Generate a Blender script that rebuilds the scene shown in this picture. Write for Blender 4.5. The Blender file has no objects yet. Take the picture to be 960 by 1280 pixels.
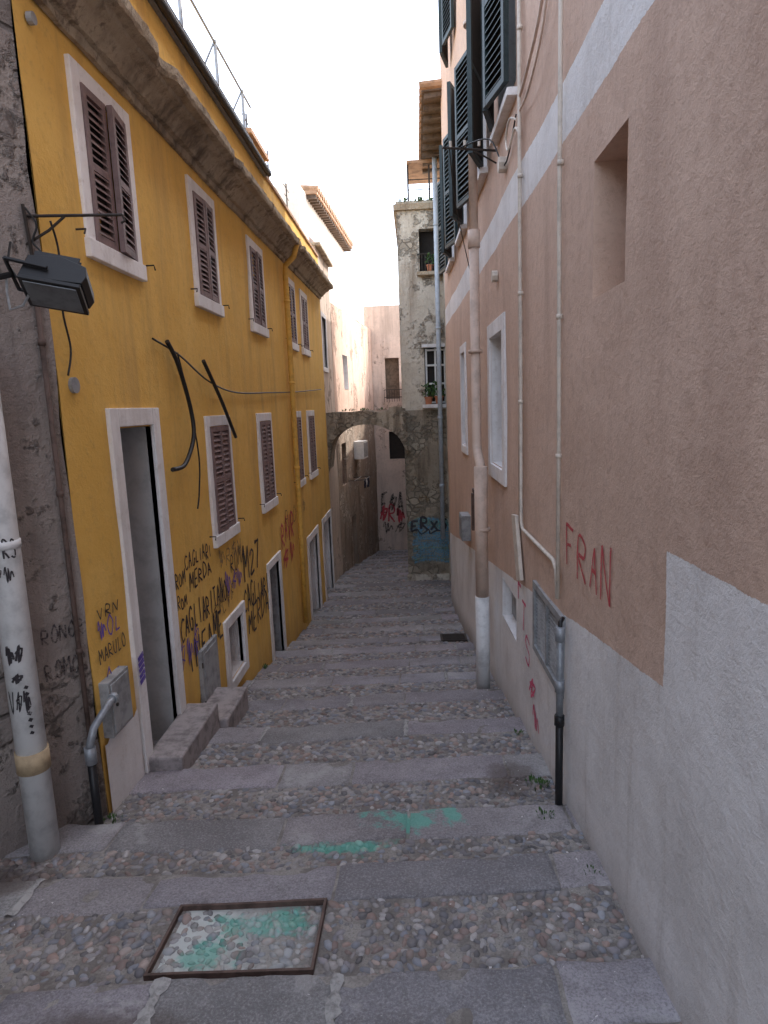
import bpy, bmesh, math, random
import numpy as np
from mathutils import Matrix, Vector, noise
random.seed(7); rng=np.random.default_rng(7)
sc=bpy.context.scene
V=Vector
# ------------------------------------------------------------------ materials
class NB:
    def __init__(s,name):
        s.m=bpy.data.materials.new(name); s.m.use_nodes=True; s.t=s.m.node_tree; s.t.nodes.clear()
        s.out=s.t.nodes.new('ShaderNodeOutputMaterial'); s.p=s.t.nodes.new('ShaderNodeBsdfPrincipled')
        s.t.links.new(s.p.outputs[0],s.out.inputs[0])
        s.geo=s.t.nodes.new('ShaderNodeNewGeometry'); s.pos=s.geo.outputs['Position']
        sp=s.t.nodes.new('ShaderNodeSeparateXYZ'); s.t.links.new(s.pos,sp.inputs[0]); s.x,s.y,s.z=sp.outputs
    def L(s,a,b): s.t.links.new(a,b)
    def put(s,v,sock):
        if isinstance(v,bpy.types.NodeSocket): s.L(v,sock)
        elif isinstance(v,(tuple,list)): sock.default_value=tuple(v)+((1,) if len(v)==3 and len(sock.default_value)==4 else ())
        else: sock.default_value=v
    def M(s,op,a,b=0.0,clamp=False):
        n=s.t.nodes.new('ShaderNodeMath'); n.operation=op; n.use_clamp=clamp; s.put(a,n.inputs[0]); s.put(b,n.inputs[1]); return n.outputs[0]
    def mix(s,f,a,b,mode='MIX'):
        n=s.t.nodes.new('ShaderNodeMix'); n.data_type='RGBA'; n.blend_type=mode; s.put(f,n.inputs[0]); s.put(a,n.inputs[6]); s.put(b,n.inputs[7]); return n.outputs[2]
    def noise(s,scale=1,detail=3,rough=.55,vec=None,stretch=None,dist=0):
        v=vec if vec is not None else s.pos
        if stretch:
            mp=s.t.nodes.new('ShaderNodeMapping'); mp.inputs['Scale'].default_value=stretch; s.L(v,mp.inputs[0]); v=mp.outputs[0]
        n=s.t.nodes.new('ShaderNodeTexNoise'); n.inputs['Scale'].default_value=scale; n.inputs['Detail'].default_value=detail
        n.inputs['Roughness'].default_value=rough; n.inputs['Distortion'].default_value=dist; s.L(v,n.inputs[0]); return n.outputs[0]
    def vor(s,scale,feature,stretch):
        mp=s.t.nodes.new('ShaderNodeMapping'); mp.inputs['Scale'].default_value=stretch; s.L(s.pos,mp.inputs[0])
        n=s.t.nodes.new('ShaderNodeTexVoronoi'); n.feature=feature; n.inputs['Scale'].default_value=scale; s.L(mp.outputs[0],n.inputs[0]); return n
    def step(s,v,a,b,lo=0,hi=1):
        n=s.t.nodes.new('ShaderNodeMapRange'); n.interpolation_type='SMOOTHSTEP'; s.put(v,n.inputs[0]); n.inputs[1].default_value=a; n.inputs[2].default_value=b
        n.inputs[3].default_value=lo; n.inputs[4].default_value=hi; return n.outputs[0]
    def bump(s,h,st=.5,dist=.01,prev=None):
        n=s.t.nodes.new('ShaderNodeBump'); n.inputs['Strength'].default_value=st; n.inputs['Distance'].default_value=dist; s.L(h,n.inputs['Height'])
        if prev is not None: s.L(prev,n.inputs['Normal'])
        return n.outputs[0]
    def done(s,col,rough=.9,nrm=None,metal=0,spec=.3):
        s.put(col,s.p.inputs['Base Color']); s.put(rough,s.p.inputs['Roughness']); s.p.inputs['Metallic'].default_value=metal
        s.p.inputs['Specular IOR Level'].default_value=spec
        if nrm is not None: s.L(nrm,s.p.inputs['Normal'])
        return s.m
def sc3(c,k): return tuple(min(1,x*k) for x in c)
def ell(b,cx,cy,rx,ry):
    dx=b.M('DIVIDE',b.M('SUBTRACT',b.x,cx),rx); dy=b.M('DIVIDE',b.M('SUBTRACT',b.y,cy),ry)
    return b.M('SQRT',b.M('ADD',b.M('MULTIPLY',dx,dx),b.M('MULTIPLY',dy,dy)))

def plaster(name,base,dark=None,light=None,stain=.5,bump=.5,grime=.5,patch=None,damp=True,coarse=1.0,stones=None):
    b=NB(name); dark=dark or sc3(base,.62); light=light or sc3(base,1.15)
    big=b.noise(1.3,5,.68)
    c=b.mix(b.step(big,.38,.62),base,light)
    c=b.mix(b.M('MULTIPLY',b.step(b.noise(1.0,4,.7,stretch=(3.2,3.2,.35)),.46,.72),stain),c,dark)
    fine=b.noise(13*coarse,5,.8)
    c=b.mix(b.M('MULTIPLY',b.step(fine,.5,.68),.35*stain+.18),c,dark)
    h=fine
    if patch:
        pm=b.step(b.M('ADD',big,b.M('MULTIPLY',b.M('SUBTRACT',fine,.5),.28)),patch[1],patch[1]+.07,0,.85)
        pc=patch[0]
        if stones:    # rubble masonry showing where the plaster has gone
            v1=b.vor(stones,'F1',(1,1,1.5)); v2=b.vor(stones,'DISTANCE_TO_EDGE',(1,1,1.5))
            hs_=b.t.nodes.new('ShaderNodeSeparateColor'); b.L(v1.outputs['Color'],hs_.inputs[0])
            pc=b.mix(hs_.outputs[0],sc3(patch[0],.65),sc3(patch[0],1.35))
            ed=b.step(v2.outputs[0],.02,.09)
            pc=b.mix(ed,sc3(patch[0],.5),pc)
            h=b.M('ADD',fine,b.M('MULTIPLY',b.M('MULTIPLY',pm,ed),.8))
        c=b.mix(pm,c,pc)
    if damp:
        hgt=b.M('ADD',b.z,b.M('MULTIPLY',b.y,.163))
        k=b.step(b.M('ADD',hgt,b.M('MULTIPLY',b.M('ADD',big,fine),.5)),.1,1.0,1,0)
        c=b.mix(b.M('MULTIPLY',k,grime),c,sc3(dark,.62))
    return b.done(c,.93,b.bump(h,min(1,.75*bump),.022*max(1,bump)))
def plain(name,c,rough=.6,metal=0,var=.25,scale=12,spec=.4,bump=.15):
    b=NB(name); nz=b.noise(scale,4,.7); col=b.mix(b.step(nz,.4,.7),c,sc3(c,1-var))
    return b.done(col,rough,b.bump(nz,bump,.004) if bump else None,metal,spec)

m_yel=plaster('yellow_plaster',(.75,.445,.105),dark=(.52,.31,.105),light=(.80,.50,.135),stain=.62,bump=.5,grime=.55)
m_stone0=plaster('grey_rubble_render',(.31,.265,.245),dark=(.14,.12,.11),light=(.39,.345,.31),stain=.8,bump=1.5,grime=.5,coarse=.8,patch=((.24,.205,.19),.50),stones=3.2)
m_white=plaster('white_surround',(.76,.74,.74),dark=(.50,.44,.40),stain=.5,bump=.35,grime=.35)
m_corn=plaster('weathered_cornice',(.44,.35,.25),dark=(.15,.115,.085),light=(.55,.46,.34),stain=1,bump=1.8,grime=0,damp=False,patch=((.22,.165,.12),.54))
m_beige=plaster('beige_plaster',(.55,.44,.36),stain=.8,bump=.8,grime=.5,patch=((.34,.26,.21),.56),stones=5)
m_pink=plaster('pink_plaster',(.60,.42,.33),stain=.8,bump=.8,grime=.4,patch=((.42,.29,.22),.55),stones=5)
m_brownw=plaster('brown_old_wall',(.38,.29,.225),dark=(.18,.135,.105),stain=.9,bump=1.3,grime=.4,patch=((.45,.37,.30),.50),stones=5)
m_pier=plaster('old_pier_plaster',(.66,.60,.50),dark=(.38,.31,.24),light=(.76,.71,.62),stain=.9,bump=1.5,grime=0,damp=False,patch=((.40,.335,.26),.525),stones=5.5)
m_pierlow=plaster('dark_pier_stone',(.36,.30,.23),dark=(.15,.12,.09),light=(.48,.42,.33),stain=.9,bump=1.8,grime=.3,patch=((.36,.31,.245),.46),stones=5)
m_arch=plaster('arch_rubble_stone',(.50,.43,.34),dark=(.22,.175,.13),light=(.60,.53,.43),stain=1,bump=1.8,grime=0,damp=False,patch=((.36,.30,.235),.47),stones=6)
m_bg=plaster('pale_house_plaster',(.60,.48,.41),stain=.7,bump=.8,grime=.3,patch=((.44,.34,.28),.57),stones=5)
m_pale=plaster('cream_plaster',(.75,.68,.60),stain=.3,bump=.5,grime=0,damp=False)

def right_mat():
    b=NB('pink_render_with_dado')
    base=(.62,.44,.345); dark=(.47,.32,.25); light=(.675,.49,.39)
    big=b.noise(1.2,5,.68)
    c=b.mix(b.step(big,.38,.62),base,light)
    streak=b.noise(1.1,4,.68,stretch=(2.4,2.4,.3))
    c=b.mix(b.M('MULTIPLY',b.step(streak,.46,.74),.6),c,dark)
    fine=b.noise(15,5,.82)
    c=b.mix(b.M('MULTIPLY',b.step(fine,.47,.66),.5),c,dark)
    w0=(.82,.80,.795); w1=(.69,.665,.655)
    wc=b.mix(b.step(big,.42,.66),w0,w1)
    wc=b.mix(b.M('MULTIPLY',b.step(b.noise(1.0,4,.7,stretch=(6,6,.6)),.52,.78),.55),wc,(.50,.455,.42))
    wc=b.mix(b.M('MULTIPLY',b.step(fine,.5,.68),.28),wc,(.50,.465,.44))
    wob=b.M('MULTIPLY',b.M('SUBTRACT',fine,.5),.03)
    zz=b.M('ADD',b.z,wob)
    top=b.M('SUBTRACT',1.125,b.M('MULTIPLY',b.y,.145))        # falls with the street
    far=b.M('LESS_THAN',zz,top)
    near=b.M('MULTIPLY',b.M('LESS_THAN',zz,1.30),b.M('LESS_THAN',b.M('ADD',b.y,wob),2.16))
    dado=b.M('MAXIMUM',far,near)
    lo=b.M('ADD',3.08,b.M('MULTIPLY',b.y,.012))
    band=b.M('MULTIPLY',b.M('GREATER_THAN',zz,lo),b.M('LESS_THAN',zz,b.M('ADD',lo,.30)))
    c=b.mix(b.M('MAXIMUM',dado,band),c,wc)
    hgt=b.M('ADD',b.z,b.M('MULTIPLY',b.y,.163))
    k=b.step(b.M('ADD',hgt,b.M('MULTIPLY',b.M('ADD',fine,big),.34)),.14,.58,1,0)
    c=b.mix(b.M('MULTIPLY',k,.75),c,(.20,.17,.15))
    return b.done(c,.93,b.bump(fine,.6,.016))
m_right=right_mat()

def green_paint(b,c,nz):
    e=None
    for cx,cy,rx,ry in [(-.72,2.42,.20,.10),(-.92,2.22,.12,.09),(-.12,3.27,.26,.12),(.14,3.34,.05,.16),(-.45,3.02,.3,.06)]:
        d=ell(b,cx,cy,rx,ry); e=d if e is None else b.M('MINIMUM',e,d)
    k=b.step(b.M('ADD',e,b.M('MULTIPLY',b.M('SUBTRACT',nz,.5),4.8)),.25,1.0,.6,0)
    c=b.mix(k,c,(.09,.46,.36))
    e=None
    for cx,cy,rx,ry in [(-1.15,1.80,.45,.16),(-2.15,2.72,.3,.2),(.55,3.8,.2,.25)]:
        d=ell(b,cx,cy,rx,ry); e=d if e is None else b.M('MINIMUM',e,d)
    k=b.step(b.M('ADD',e,b.M('MULTIPLY',b.M('SUBTRACT',nz,.5),1.5)),.5,1.1,.65,0)
    return b.mix(k,c,(.09,.065,.055))
def slab_mat():
    b=NB('worn_stone_slab')
    n1=b.noise(7,5,.78); n2=b.noise(90,3,.8); big=b.noise(1.7,4,.7)
    c=b.mix(b.step(big,.35,.65),(.245,.235,.245),(.35,.34,.35))
    at=b.t.nodes.new('ShaderNodeAttribute'); at.attribute_name='Col'
    c=b.mix(1,c,at.outputs[0],'MULTIPLY')
    c=b.mix(b.M('MULTIPLY',b.step(n1,.5,.66),.5),c,(.16,.148,.148))
    c=b.mix(b.M('MULTIPLY',b.step(n2,.48,.7),.5),c,(.46,.44,.44))
    c=b.mix(b.M('MULTIPLY',b.step(n2,.5,.38),.5),c,(.14,.13,.13))
    c=b.mix(b.M('MULTIPLY',b.step(b.M('ADD',big,b.M('MULTIPLY',b.M('SUBTRACT',n1,.5),.5)),.60,.66),.4),c,(.46,.45,.445))
    c=green_paint(b,c,n1)
    n=b.bump(n1,1,.022); n=b.bump(n2,.9,.006,n)
    return b.done(c,.78,n)
m_slab=slab_mat()
def peb_mat():
    b=NB('river_pebbles')
    at=b.t.nodes.new('ShaderNodeAttribute'); at.attribute_name='Col'
    nz=b.noise(50,3,.7)
    c=b.mix(b.M('MULTIPLY',b.step(nz,.4,.7),.4),at.outputs[0],(.22,.20,.19))
    big=b.noise(5,4,.8)
    c=b.mix(b.M('MULTIPLY',b.step(big,.5,.68),.5),c,(.32,.30,.285))
    c=green_paint(b,c,big)
    hx=b.M('LESS_THAN',b.M('ABSOLUTE',b.M('SUBTRACT',b.x,-.79)),.32); hy=b.M('LESS_THAN',b.M('ABSOLUTE',b.M('SUBTRACT',b.y,2.34)),.2)
    c=b.mix(b.M('MULTIPLY',b.M('MULTIPLY',hx,hy),b.step(big,.35,.6,.0,.5)),c,(.47,.49,.47))
    return b.done(c,.66,b.bump(nz,.4,.003))
m_peb=peb_mat()
def grav_mat():
    b=NB('sandy_mortar_bed')
    nz=b.noise(110,4,.8); big=b.noise(5,4,.8)
    c=b.mix(b.step(big,.4,.62),(.21,.19,.175),(.36,.335,.31))
    c=b.mix(b.step(nz,.45,.7,0,.7),c,(.14,.125,.115))
    hx=b.M('LESS_THAN',b.M('ABSOLUTE',b.M('SUBTRACT',b.x,-.79)),.30); hy=b.M('LESS_THAN',b.M('ABSOLUTE',b.M('SUBTRACT',b.y,2.34)),.21)
    hl=b.step(b.M('ADD',b.x,b.M('MULTIPLY',big,.9)),-.50,-.15,1,.15)
    c=b.mix(b.M('MULTIPLY',b.M('MULTIPLY',hx,hy),hl),c,(.60,.63,.61))
    c=green_paint(b,c,big)
    return b.done(c,.95,b.bump(nz,.9,.008))
m_grav=grav_mat()
m_mortar=plain('pale_joint_mortar',(.38,.37,.36),.95,var=.5,scale=25,bump=.6)
m_terr=plain('dry_earth',(.2,.17,.13),.95,scale=2)
m_shut=plain('mauve_brown_shutter_paint',(.235,.16,.155),.6,var=.35,scale=9)
m_green=plain('dark_green_shutter_paint',(.022,.040,.044),.5,var=.4)
m_glass=plain('dark_window_glass',(.03,.035,.04),.12,var=.2,spec=.6,bump=0)
m_black=plain('black_rubber',(.014,.014,.016),.45)
m_iron=plain('dark_iron',(.05,.04,.035),.55,metal=.3)
m_rust=plain('rusty_iron',(.13,.085,.07),.8,var=.5)
m_grey=plain('galvanised_grey',(.34,.36,.39),.45,metal=.4,var=.3)
m_greyp=plain('grey_painted_metal',(.34,.345,.355),.55,var=.4,scale=9)
m_pvc=plain('off_white_pipe',(.76,.76,.76),.45,var=.3,scale=6)
m_pipeR=plain('beige_pipe',(.62,.47,.385),.55,var=.25,scale=6)
m_pipeY=plain('yellow_painted_pipe',(.72,.42,.09),.6)
m_pipeB=plain('blue_grey_pipe',(.45,.50,.56),.5)
m_collar=plain('tan_collar',(.50,.38,.24),.7)
m_cream=plain('cream_conduit',(.66,.58,.50),.6)
m_dgrey=plain('dark_grey_paint',(.17,.17,.18),.6,var=.3)
m_door=plain('grey_door_paint',(.42,.42,.43),.6,var=.25,scale=5)
m_jamb=plain('grey_jamb_cement',(.48,.48,.48),.8,var=.25,scale=5,bump=.4)
m_wood=plain('old_brown_wood',(.15,.105,.075),.75,var=.5,scale=8)
m_blued=plain('blue_grey_door',(.33,.36,.40),.6)
m_step=plain('stone_door_step',(.34,.30,.295),.8,var=.5,scale=9,bump=.8)
m_tile=plain('terracotta_tile',(.46,.28,.17),.8,var=.5,scale=6)
m_pot=plain('terracotta_pot',(.55,.22,.12),.7)
m_leaf=plain('leaf_green',(.07,.15,.04),.6,var=.6,scale=30,bump=0)
m_whitep=plain('white_metal_paint',(.75,.75,.74),.4,var=.15)
m_cloth=plain('dark_laundry',(.03,.035,.06),.9)
m_clothw=plain('white_laundry',(.7,.7,.7),.9)
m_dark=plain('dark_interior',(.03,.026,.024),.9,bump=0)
m_lens=plain('lamp_glass',(.16,.17,.18),.1,spec=.7,bump=0)
def spray(name,c,cov=.45,mx_=1.0):
    b=NB(name); b.put(c,b.p.inputs['Base Color']); b.p.inputs['Roughness'].default_value=.6
    tr=b.t.nodes.new('ShaderNodeBsdfTransparent'); mx=b.t.nodes.new('ShaderNodeMixShader')
    b.L(b.step(b.noise(40,3,.8),cov-.13,cov+.1,0,mx_),mx.inputs[0]); b.L(tr.outputs[0],mx.inputs[1]); b.L(b.p.outputs[0],mx.inputs[2]); b.L(mx.outputs[0],b.out.inputs[0])
    return b.m
g_black=spray('black_spray_paint',(.03,.024,.03),.36,.93)
g_faint=spray('faded_black_spray',(.05,.04,.045),.48,.8)
g_red=spray('red_spray_paint',(.56,.06,.08),.40,.88)
g_pink=spray('pink_spray_paint',(.72,.09,.20),.40,.9)
g_purp=spray('purple_spray_paint',(.12,.07,.40),.38,.9)
g_blue=spray('blue_spray_paint',(.14,.36,.52),.50,.8)
g_teal=spray('teal_spray_paint',(.18,.42,.38),.52,.8)
g_gray=spray('faded_grey_spray',(.25,.18,.10),.48,.8)

# ------------------------------------------------------------------ mesh tools
def wob(u,z,a=.007): return a*noise.noise(V((u*1.1,z*1.1,3.3)))+a*.4*noise.noise(V((u*3.1,z*3.1,7.3)))
def FL(u,d,z): return V((-1.92+d,u,z))
def FR(u,d,z): return V((.85-.022*(u-1.7)-d,u,z))
def frame(p0,p1,side):
    a=V((p0[0],p0[1],0)); t=(V((p1[0],p1[1],0))-a).normalized(); n=V((t.y,-t.x,0))*side
    return lambda u,d,z: a+t*u+n*d+V((0,0,z))
def FY(y0): return lambda u,d,z: V((u,y0-d,z))
class MB:
    def __init__(s): s.v=[];s.f=[];s.m=[];s.mats=[]
    def mi(s,m):
        if m not in s.mats: s.mats.append(m)
        return s.mats.index(m)
    def add(s,vs,fs,m):
        o=len(s.v); s.v+= [tuple(x) for x in vs]; i=s.mi(m)
        for f in fs: s.f.append([o+k for k in f]); s.m.append(i)
    def box(s,F,u0,u1,d0,d1,z0,z1,m):
        vs=[F(u,d,z) for z in (z0,z1) for d in (d0,d1) for u in (u0,u1)]
        s.add(vs,[(0,1,3,2),(4,6,7,5),(0,4,5,1),(2,3,7,6),(0,2,6,4),(1,5,7,3)],m)
    def quad(s,ps,m): s.add(ps,[tuple(range(len(ps)))],m)
    def tube(s,pts,r,m,seg=10,cap=True):
        pts=[V(p) for p in pts]; n=len(pts); rs=r if isinstance(r,(list,tuple)) else [r]*n
        vs=[];up=None
        for i,p in enumerate(pts):
            t=(pts[min(i+1,n-1)]-pts[max(i-1,0)])
            t=t.normalized() if t.length>1e-9 else V((0,0,1))
            if up is None: up=V((1,0,0)) if abs(t.x)<.8 else V((0,1,0))
            a=(up-t*up.dot(t)).normalized(); up=a; b=t.cross(a)
            for k in range(seg):
                an=2*math.pi*k/seg; vs.append(p+(a*math.cos(an)+b*math.sin(an))*rs[i])
        fs=[(i*seg+k,i*seg+(k+1)%seg,(i+1)*seg+(k+1)%seg,(i+1)*seg+k) for i in range(n-1) for k in range(seg)]
        if cap: fs+= [tuple(range(seg)),tuple(reversed(range((n-1)*seg,n*seg)))]
        s.add(vs,fs,m)
    def obj(s,name,parent=None,smooth=False,bevel=0,recalc=True):
        me=bpy.data.meshes.new(name); me.from_pydata(s.v,[],s.f)
        for m in s.mats: me.materials.append(m)
        me.polygons.foreach_set('material_index',s.m)
        if recalc:
            bm=bmesh.new(); bm.from_mesh(me); bmesh.ops.recalc_face_normals(bm,faces=bm.faces); bm.to_mesh(me); bm.free()
        if smooth:
            me.polygons.foreach_set('use_smooth',[len(p.vertices)==4 for p in me.polygons])
        o=bpy.data.objects.new(name,me); sc.collection.objects.link(o)
        if bevel:
            md=o.modifiers.new('b','BEVEL'); md.width=bevel; md.segments=2; md.limit_method='ANGLE'
        if parent: o.parent=parent
        return o
def empty(name):
    o=bpy.data.objects.new(name,None); sc.collection.objects.link(o); return o
def brk(a,b,st,extra):
    n=max(1,int(round((b-a)/st))); L=[a+(b-a)*i/n for i in range(n+1)]
    for e in extra:
        if a<e<b:
            j=min(range(len(L)),key=lambda i:abs(L[i]-e))
            if 0<j<len(L)-1 and abs(L[j]-e)<st*.45 and not any(abs(L[j]-q)<1e-9 for q in extra): L[j]=e
            else: L.append(e)
    return sorted(set(round(x,5) for x in L))
def wall(name,F,u0,u1,z0,z1,mat,holes=(),parent=None,st=.15,amp=.007,cap=True,thick=.5):
    mb=MB(); U=brk(u0,u1,st,[h[i] for h in holes for i in (0,1)]); Z=brk(z0,z1,st,[h[i] for h in holes for i in (2,3)])
    idx={}; vs=[]
    for i,u in enumerate(U):
        for j,z in enumerate(Z): idx[i,j]=len(vs); vs.append(F(u,wob(u,z,amp),z))
    fs=[]
    for i in range(len(U)-1):
        for j in range(len(Z)-1):
            cu=(U[i]+U[i+1])/2; cz=(Z[j]+Z[j+1])/2
            if any(h[0]<cu<h[1] and h[2]<cz<h[3] for h in holes): continue
            fs.append((idx[i,j],idx[i+1,j],idx[i+1,j+1],idx[i,j+1]))
    mb.add(vs,fs,mat)
    for h in holes:
        a,b,c,d,dep=h[:5]; rm=h[5] if len(h)>5 else mat; bm_=h[6] if len(h)>6 else mat
        mb.quad([F(a,wob(a,c,amp),c),F(a,wob(a,d,amp),d),F(a,-dep,d),F(a,-dep,c)],rm)
        mb.quad([F(b,wob(b,c,amp),c),F(b,wob(b,d,amp),d),F(b,-dep,d),F(b,-dep,c)],rm)
        mb.quad([F(a,wob(a,d,amp),d),F(b,wob(b,d,amp),d),F(b,-dep,d),F(a,-dep,d)],rm)
        mb.quad([F(a,wob(a,c,amp),c),F(b,wob(b,c,amp),c),F(b,-dep,c),F(a,-dep,c)],rm)
        mb.quad([F(a,-dep,c),F(b,-dep,c),F(b,-dep,d),F(a,-dep,d)],bm_)
    if cap:
        mb.quad([F(u0,wob(u0,z0,amp),z0),F(u0,wob(u0,z1,amp),z1),F(u0,-thick,z1),F(u0,-thick,z0)],mat)
        mb.quad([F(u1,wob(u1,z0,amp),z0),F(u1,wob(u1,z1,amp),z1),F(u1,-thick,z1),F(u1,-thick,z0)],mat)
        mb.quad([F(u0,.0,z1),F(u1,.0,z1),F(u1,-thick,z1),F(u0,-thick,z1)],mat)
    return mb.obj(name,parent,recalc=False)
def body(name,F,u0,u1,d0,d1,z0,z1,mat,parent):
    mb=MB(); mb.box(F,u0,u1,d0,d1,z0,z1,mat); return mb.obj(name,parent)
def leaf_panel(mb,P,w,h,mat,slats=18,th=.035):
    s=.045
    mb.box(P,0,s,0,th,0,h,mat); mb.box(P,w-s,w,0,th,0,h,mat)
    for z in (0,h*.5-s/2,h-s): mb.box(P,s,w-s,.001,th-.001,z,z+s,mat)
    n=slats
    for i in range(n):
        z=s+(h-2*s)*(i+.5)/n; t=(h-2*s)/n; j=random.uniform(-.1,.1)*t
        vs=[P(s,th*.15,z+t*.45+j),P(w-s,th*.15,z+t*.45+j),P(w-s,th*.95,z-t*.35-j),P(s,th*.95,z-t*.35-j)]
        vs+=[v+V((0,0,.007)) for v in vs]
        mb.add(vs,[(0,1,2,3),(7,6,5,4),(0,4,5,1),(1,5,6,2),(2,6,7,3),(3,7,4,0)],mat)
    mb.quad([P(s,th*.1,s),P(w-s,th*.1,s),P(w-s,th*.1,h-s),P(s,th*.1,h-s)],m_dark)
def win_left(F,uc,z0,z1,parent,openr=0,openl=0,w=.78,mt=m_shut):
    fr=MB(); b=.10; th=.022
    u0,u1=uc-w/2,uc+w/2
    fr.box(F,u0,u0+b,-.05,th,z0+.11,z1,m_white); fr.box(F,u1-b,u1,-.05,th,z0+.11,z1,m_white)
    fr.box(F,u0+b,u1-b,-.05,th,z1-b,z1,m_white); fr.box(F,u0-.012,u1+.012,-.05,th+.018,z0,z0+.11,m_white)
    fr.obj('window_surround',parent,bevel=.006)
    sh=MB(); iw=(w-2*b)/2-.004; zb=z0+.115; h=z1-b-zb-.005
    for k in (0,1):
        ang=openr if k==1 else openl
        hinge=u0+b+.002 if k==0 else u1-b-.002
        ca,sa=math.cos(ang),math.sin(ang)
        def P(u,d,z,k=k,ca=ca,sa=sa,hinge=hinge):
            if k==0: return F(hinge+u*ca,d-.004+u*sa,zb+z)
            uu=iw-u; return F(hinge-uu*ca, d-.004+uu*sa, zb+z)
        leaf_panel(sh,P,iw,h,mt)
    for k in (-1,1): sh.tube([F(uc+k*(w/2+.10),.0,z0+.13),F(uc+k*(w/2+.10),.06,z0+.13),F(uc+k*(w/2+.12),.06,z0+.10)],.006,m_iron,6)
    sh.obj('louvred_shutters',parent)
STR={'A':[[(0,0),(.45,1),(.9,0)],[(.2,.4),(.7,.4)]],'C':[[(.9,.85),(.5,1),(.1,.7),(.05,.3),(.4,0),(.85,.12)]],
'F':[[(0,0),(.05,1),(.8,1)],[(.03,.55),(.6,.55)]],'G':[[(.85,.85),(.45,1),(.05,.6),(.15,.1),(.6,0),(.85,.4),(.5,.42)]],
'I':[[(.4,0),(.42,1)]],'L':[[(.1,1),(.05,0),(.75,.02)]],'M':[[(0,0),(.1,1),(.45,.4),(.85,1),(.95,0)]],
'N':[[(0,0),(.05,1),(.8,0),(.85,1)]],'O':[[(.45,1),(.05,.6),(.2,.05),(.65,0),(.9,.5),(.45,1)]],
'R':[[(0,0),(.05,1),(.7,.9),(.65,.55),(.05,.5),(.85,0)]],'T':[[(0,1),(.9,.98)],[(.45,1),(.42,0)]],
'E':[[(.8,1),(.05,.97),(0,0),(.8,.03)],[(.03,.5),(.6,.5)]],'D':[[(0,0),(.05,1),(.7,.8),(.8,.3),(0,0)]],
'S':[[(.8,.9),(.3,1),(.1,.7),(.75,.4),(.6,0),(0,.1)]],'U':[[(0,1),(.1,.1),(.7,.05),(.85,1)]],'V':[[(0,1),(.4,0),(.85,1)]],
'2':[[(.05,.8),(.45,1),(.8,.7),(0,0),(.85,.02)]],'X':[[(0,0),(.85,1)],[(0,1),(.85,0)]],'7':[[(0,1),(.85,1),(.3,0)]],
'~':[[(0,.5),(.2,1),(.3,0),(.5,.9),(.55,.1),(.8,.7),(1,.3)]],'*':[[(0,.2),(.6,1),(.4,.1),(1,.8),(.1,.6),(.9,.4)]],' ':[]}
ANG=set('AMNVTEFLIX7')
def smooth_pl(p,n=4):
    if len(p)<3: return p
    out=[]
    for i in range(len(p)-1):
        a=V(p[max(i-1,0)]);b=V(p[i]);c=V(p[i+1]);d=V(p[min(i+2,len(p)-1)])
        for k in range(n):
            t=k/n; out.append(.5*((2*b)+(c-a)*t+(2*a-5*b+4*c-d)*t*t+(3*b-a-3*c+d)*t**3))
    out.append(V(p[-1])); return out
def ribbon(mb,F,pl,w,mat,off,amp=.012):
    pl=[V(p) for p in pl]; vs=[];n=len(pl)
    for i,p in enumerate(pl):
        t=pl[min(i+1,n-1)]-pl[max(i-1,0)]; t=t.normalized() if t.length>0 else V((1,0))
        nn=V((-t.y,t.x)); ww=w*(.75+.45*random.random())
        for s in (-1,1):
            q=p+nn*ww/2*s; vs.append(F(q.x,wob(q.x,q.y,amp)+off,q.y))
    mb.add(vs,[(2*i,2*i+1,2*i+3,2*i+2) for i in range(n-1)],mat)
goff=[.004]
def text(mb,F,s,u,z,h,du,mat,w=.012,dz=0,amp=.012):
    for i,ch in enumerate(s):
        goff[0]+=.00007
        jz=random.uniform(-.1,.1)*h; sc_=random.uniform(.8,1.15); sl=random.uniform(-.12,.18)
        for st in STR[ch]:
            st=[(x+random.uniform(-.06,.06),y+random.uniform(-.05,.05)) for x,y in st]
            if ch in ANG:
                q=[]
                for a,b in zip(st,st[1:]): q+=[V(a).lerp(V(b),t)+V((random.uniform(-.015,.015),random.uniform(-.015,.015))) for t in (0,.33,.66,.97)]
                st=q
            else: st=smooth_pl(st)
            pl=[(u+du*i+du*.8*(p[0]+sl*p[1]), z+dz*i+jz+h*sc_*p[1]) for p in st]
            ribbon(mb,F,pl,w,mat,goff[0],amp)
def tuft(mb,c,n,r,h,mat=None):
    mat=mat or m_leaf
    for i in range(n):
        a=random.uniform(0,6.28); rr=r*math.sqrt(random.random()); p=V(c)+V((rr*math.cos(a),rr*math.sin(a),0))
        tip=p+V((math.cos(a)*h*.5*random.random(),math.sin(a)*h*.5*random.random(),h*random.uniform(.4,1)))
        mid=(p+tip)/2+V((0,0,h*.1)); wv=V((math.sin(a),-math.cos(a),0))*h*.13
        mb.add([p,mid+wv,tip,mid-wv],[(0,1,2,3)],mat)

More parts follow.
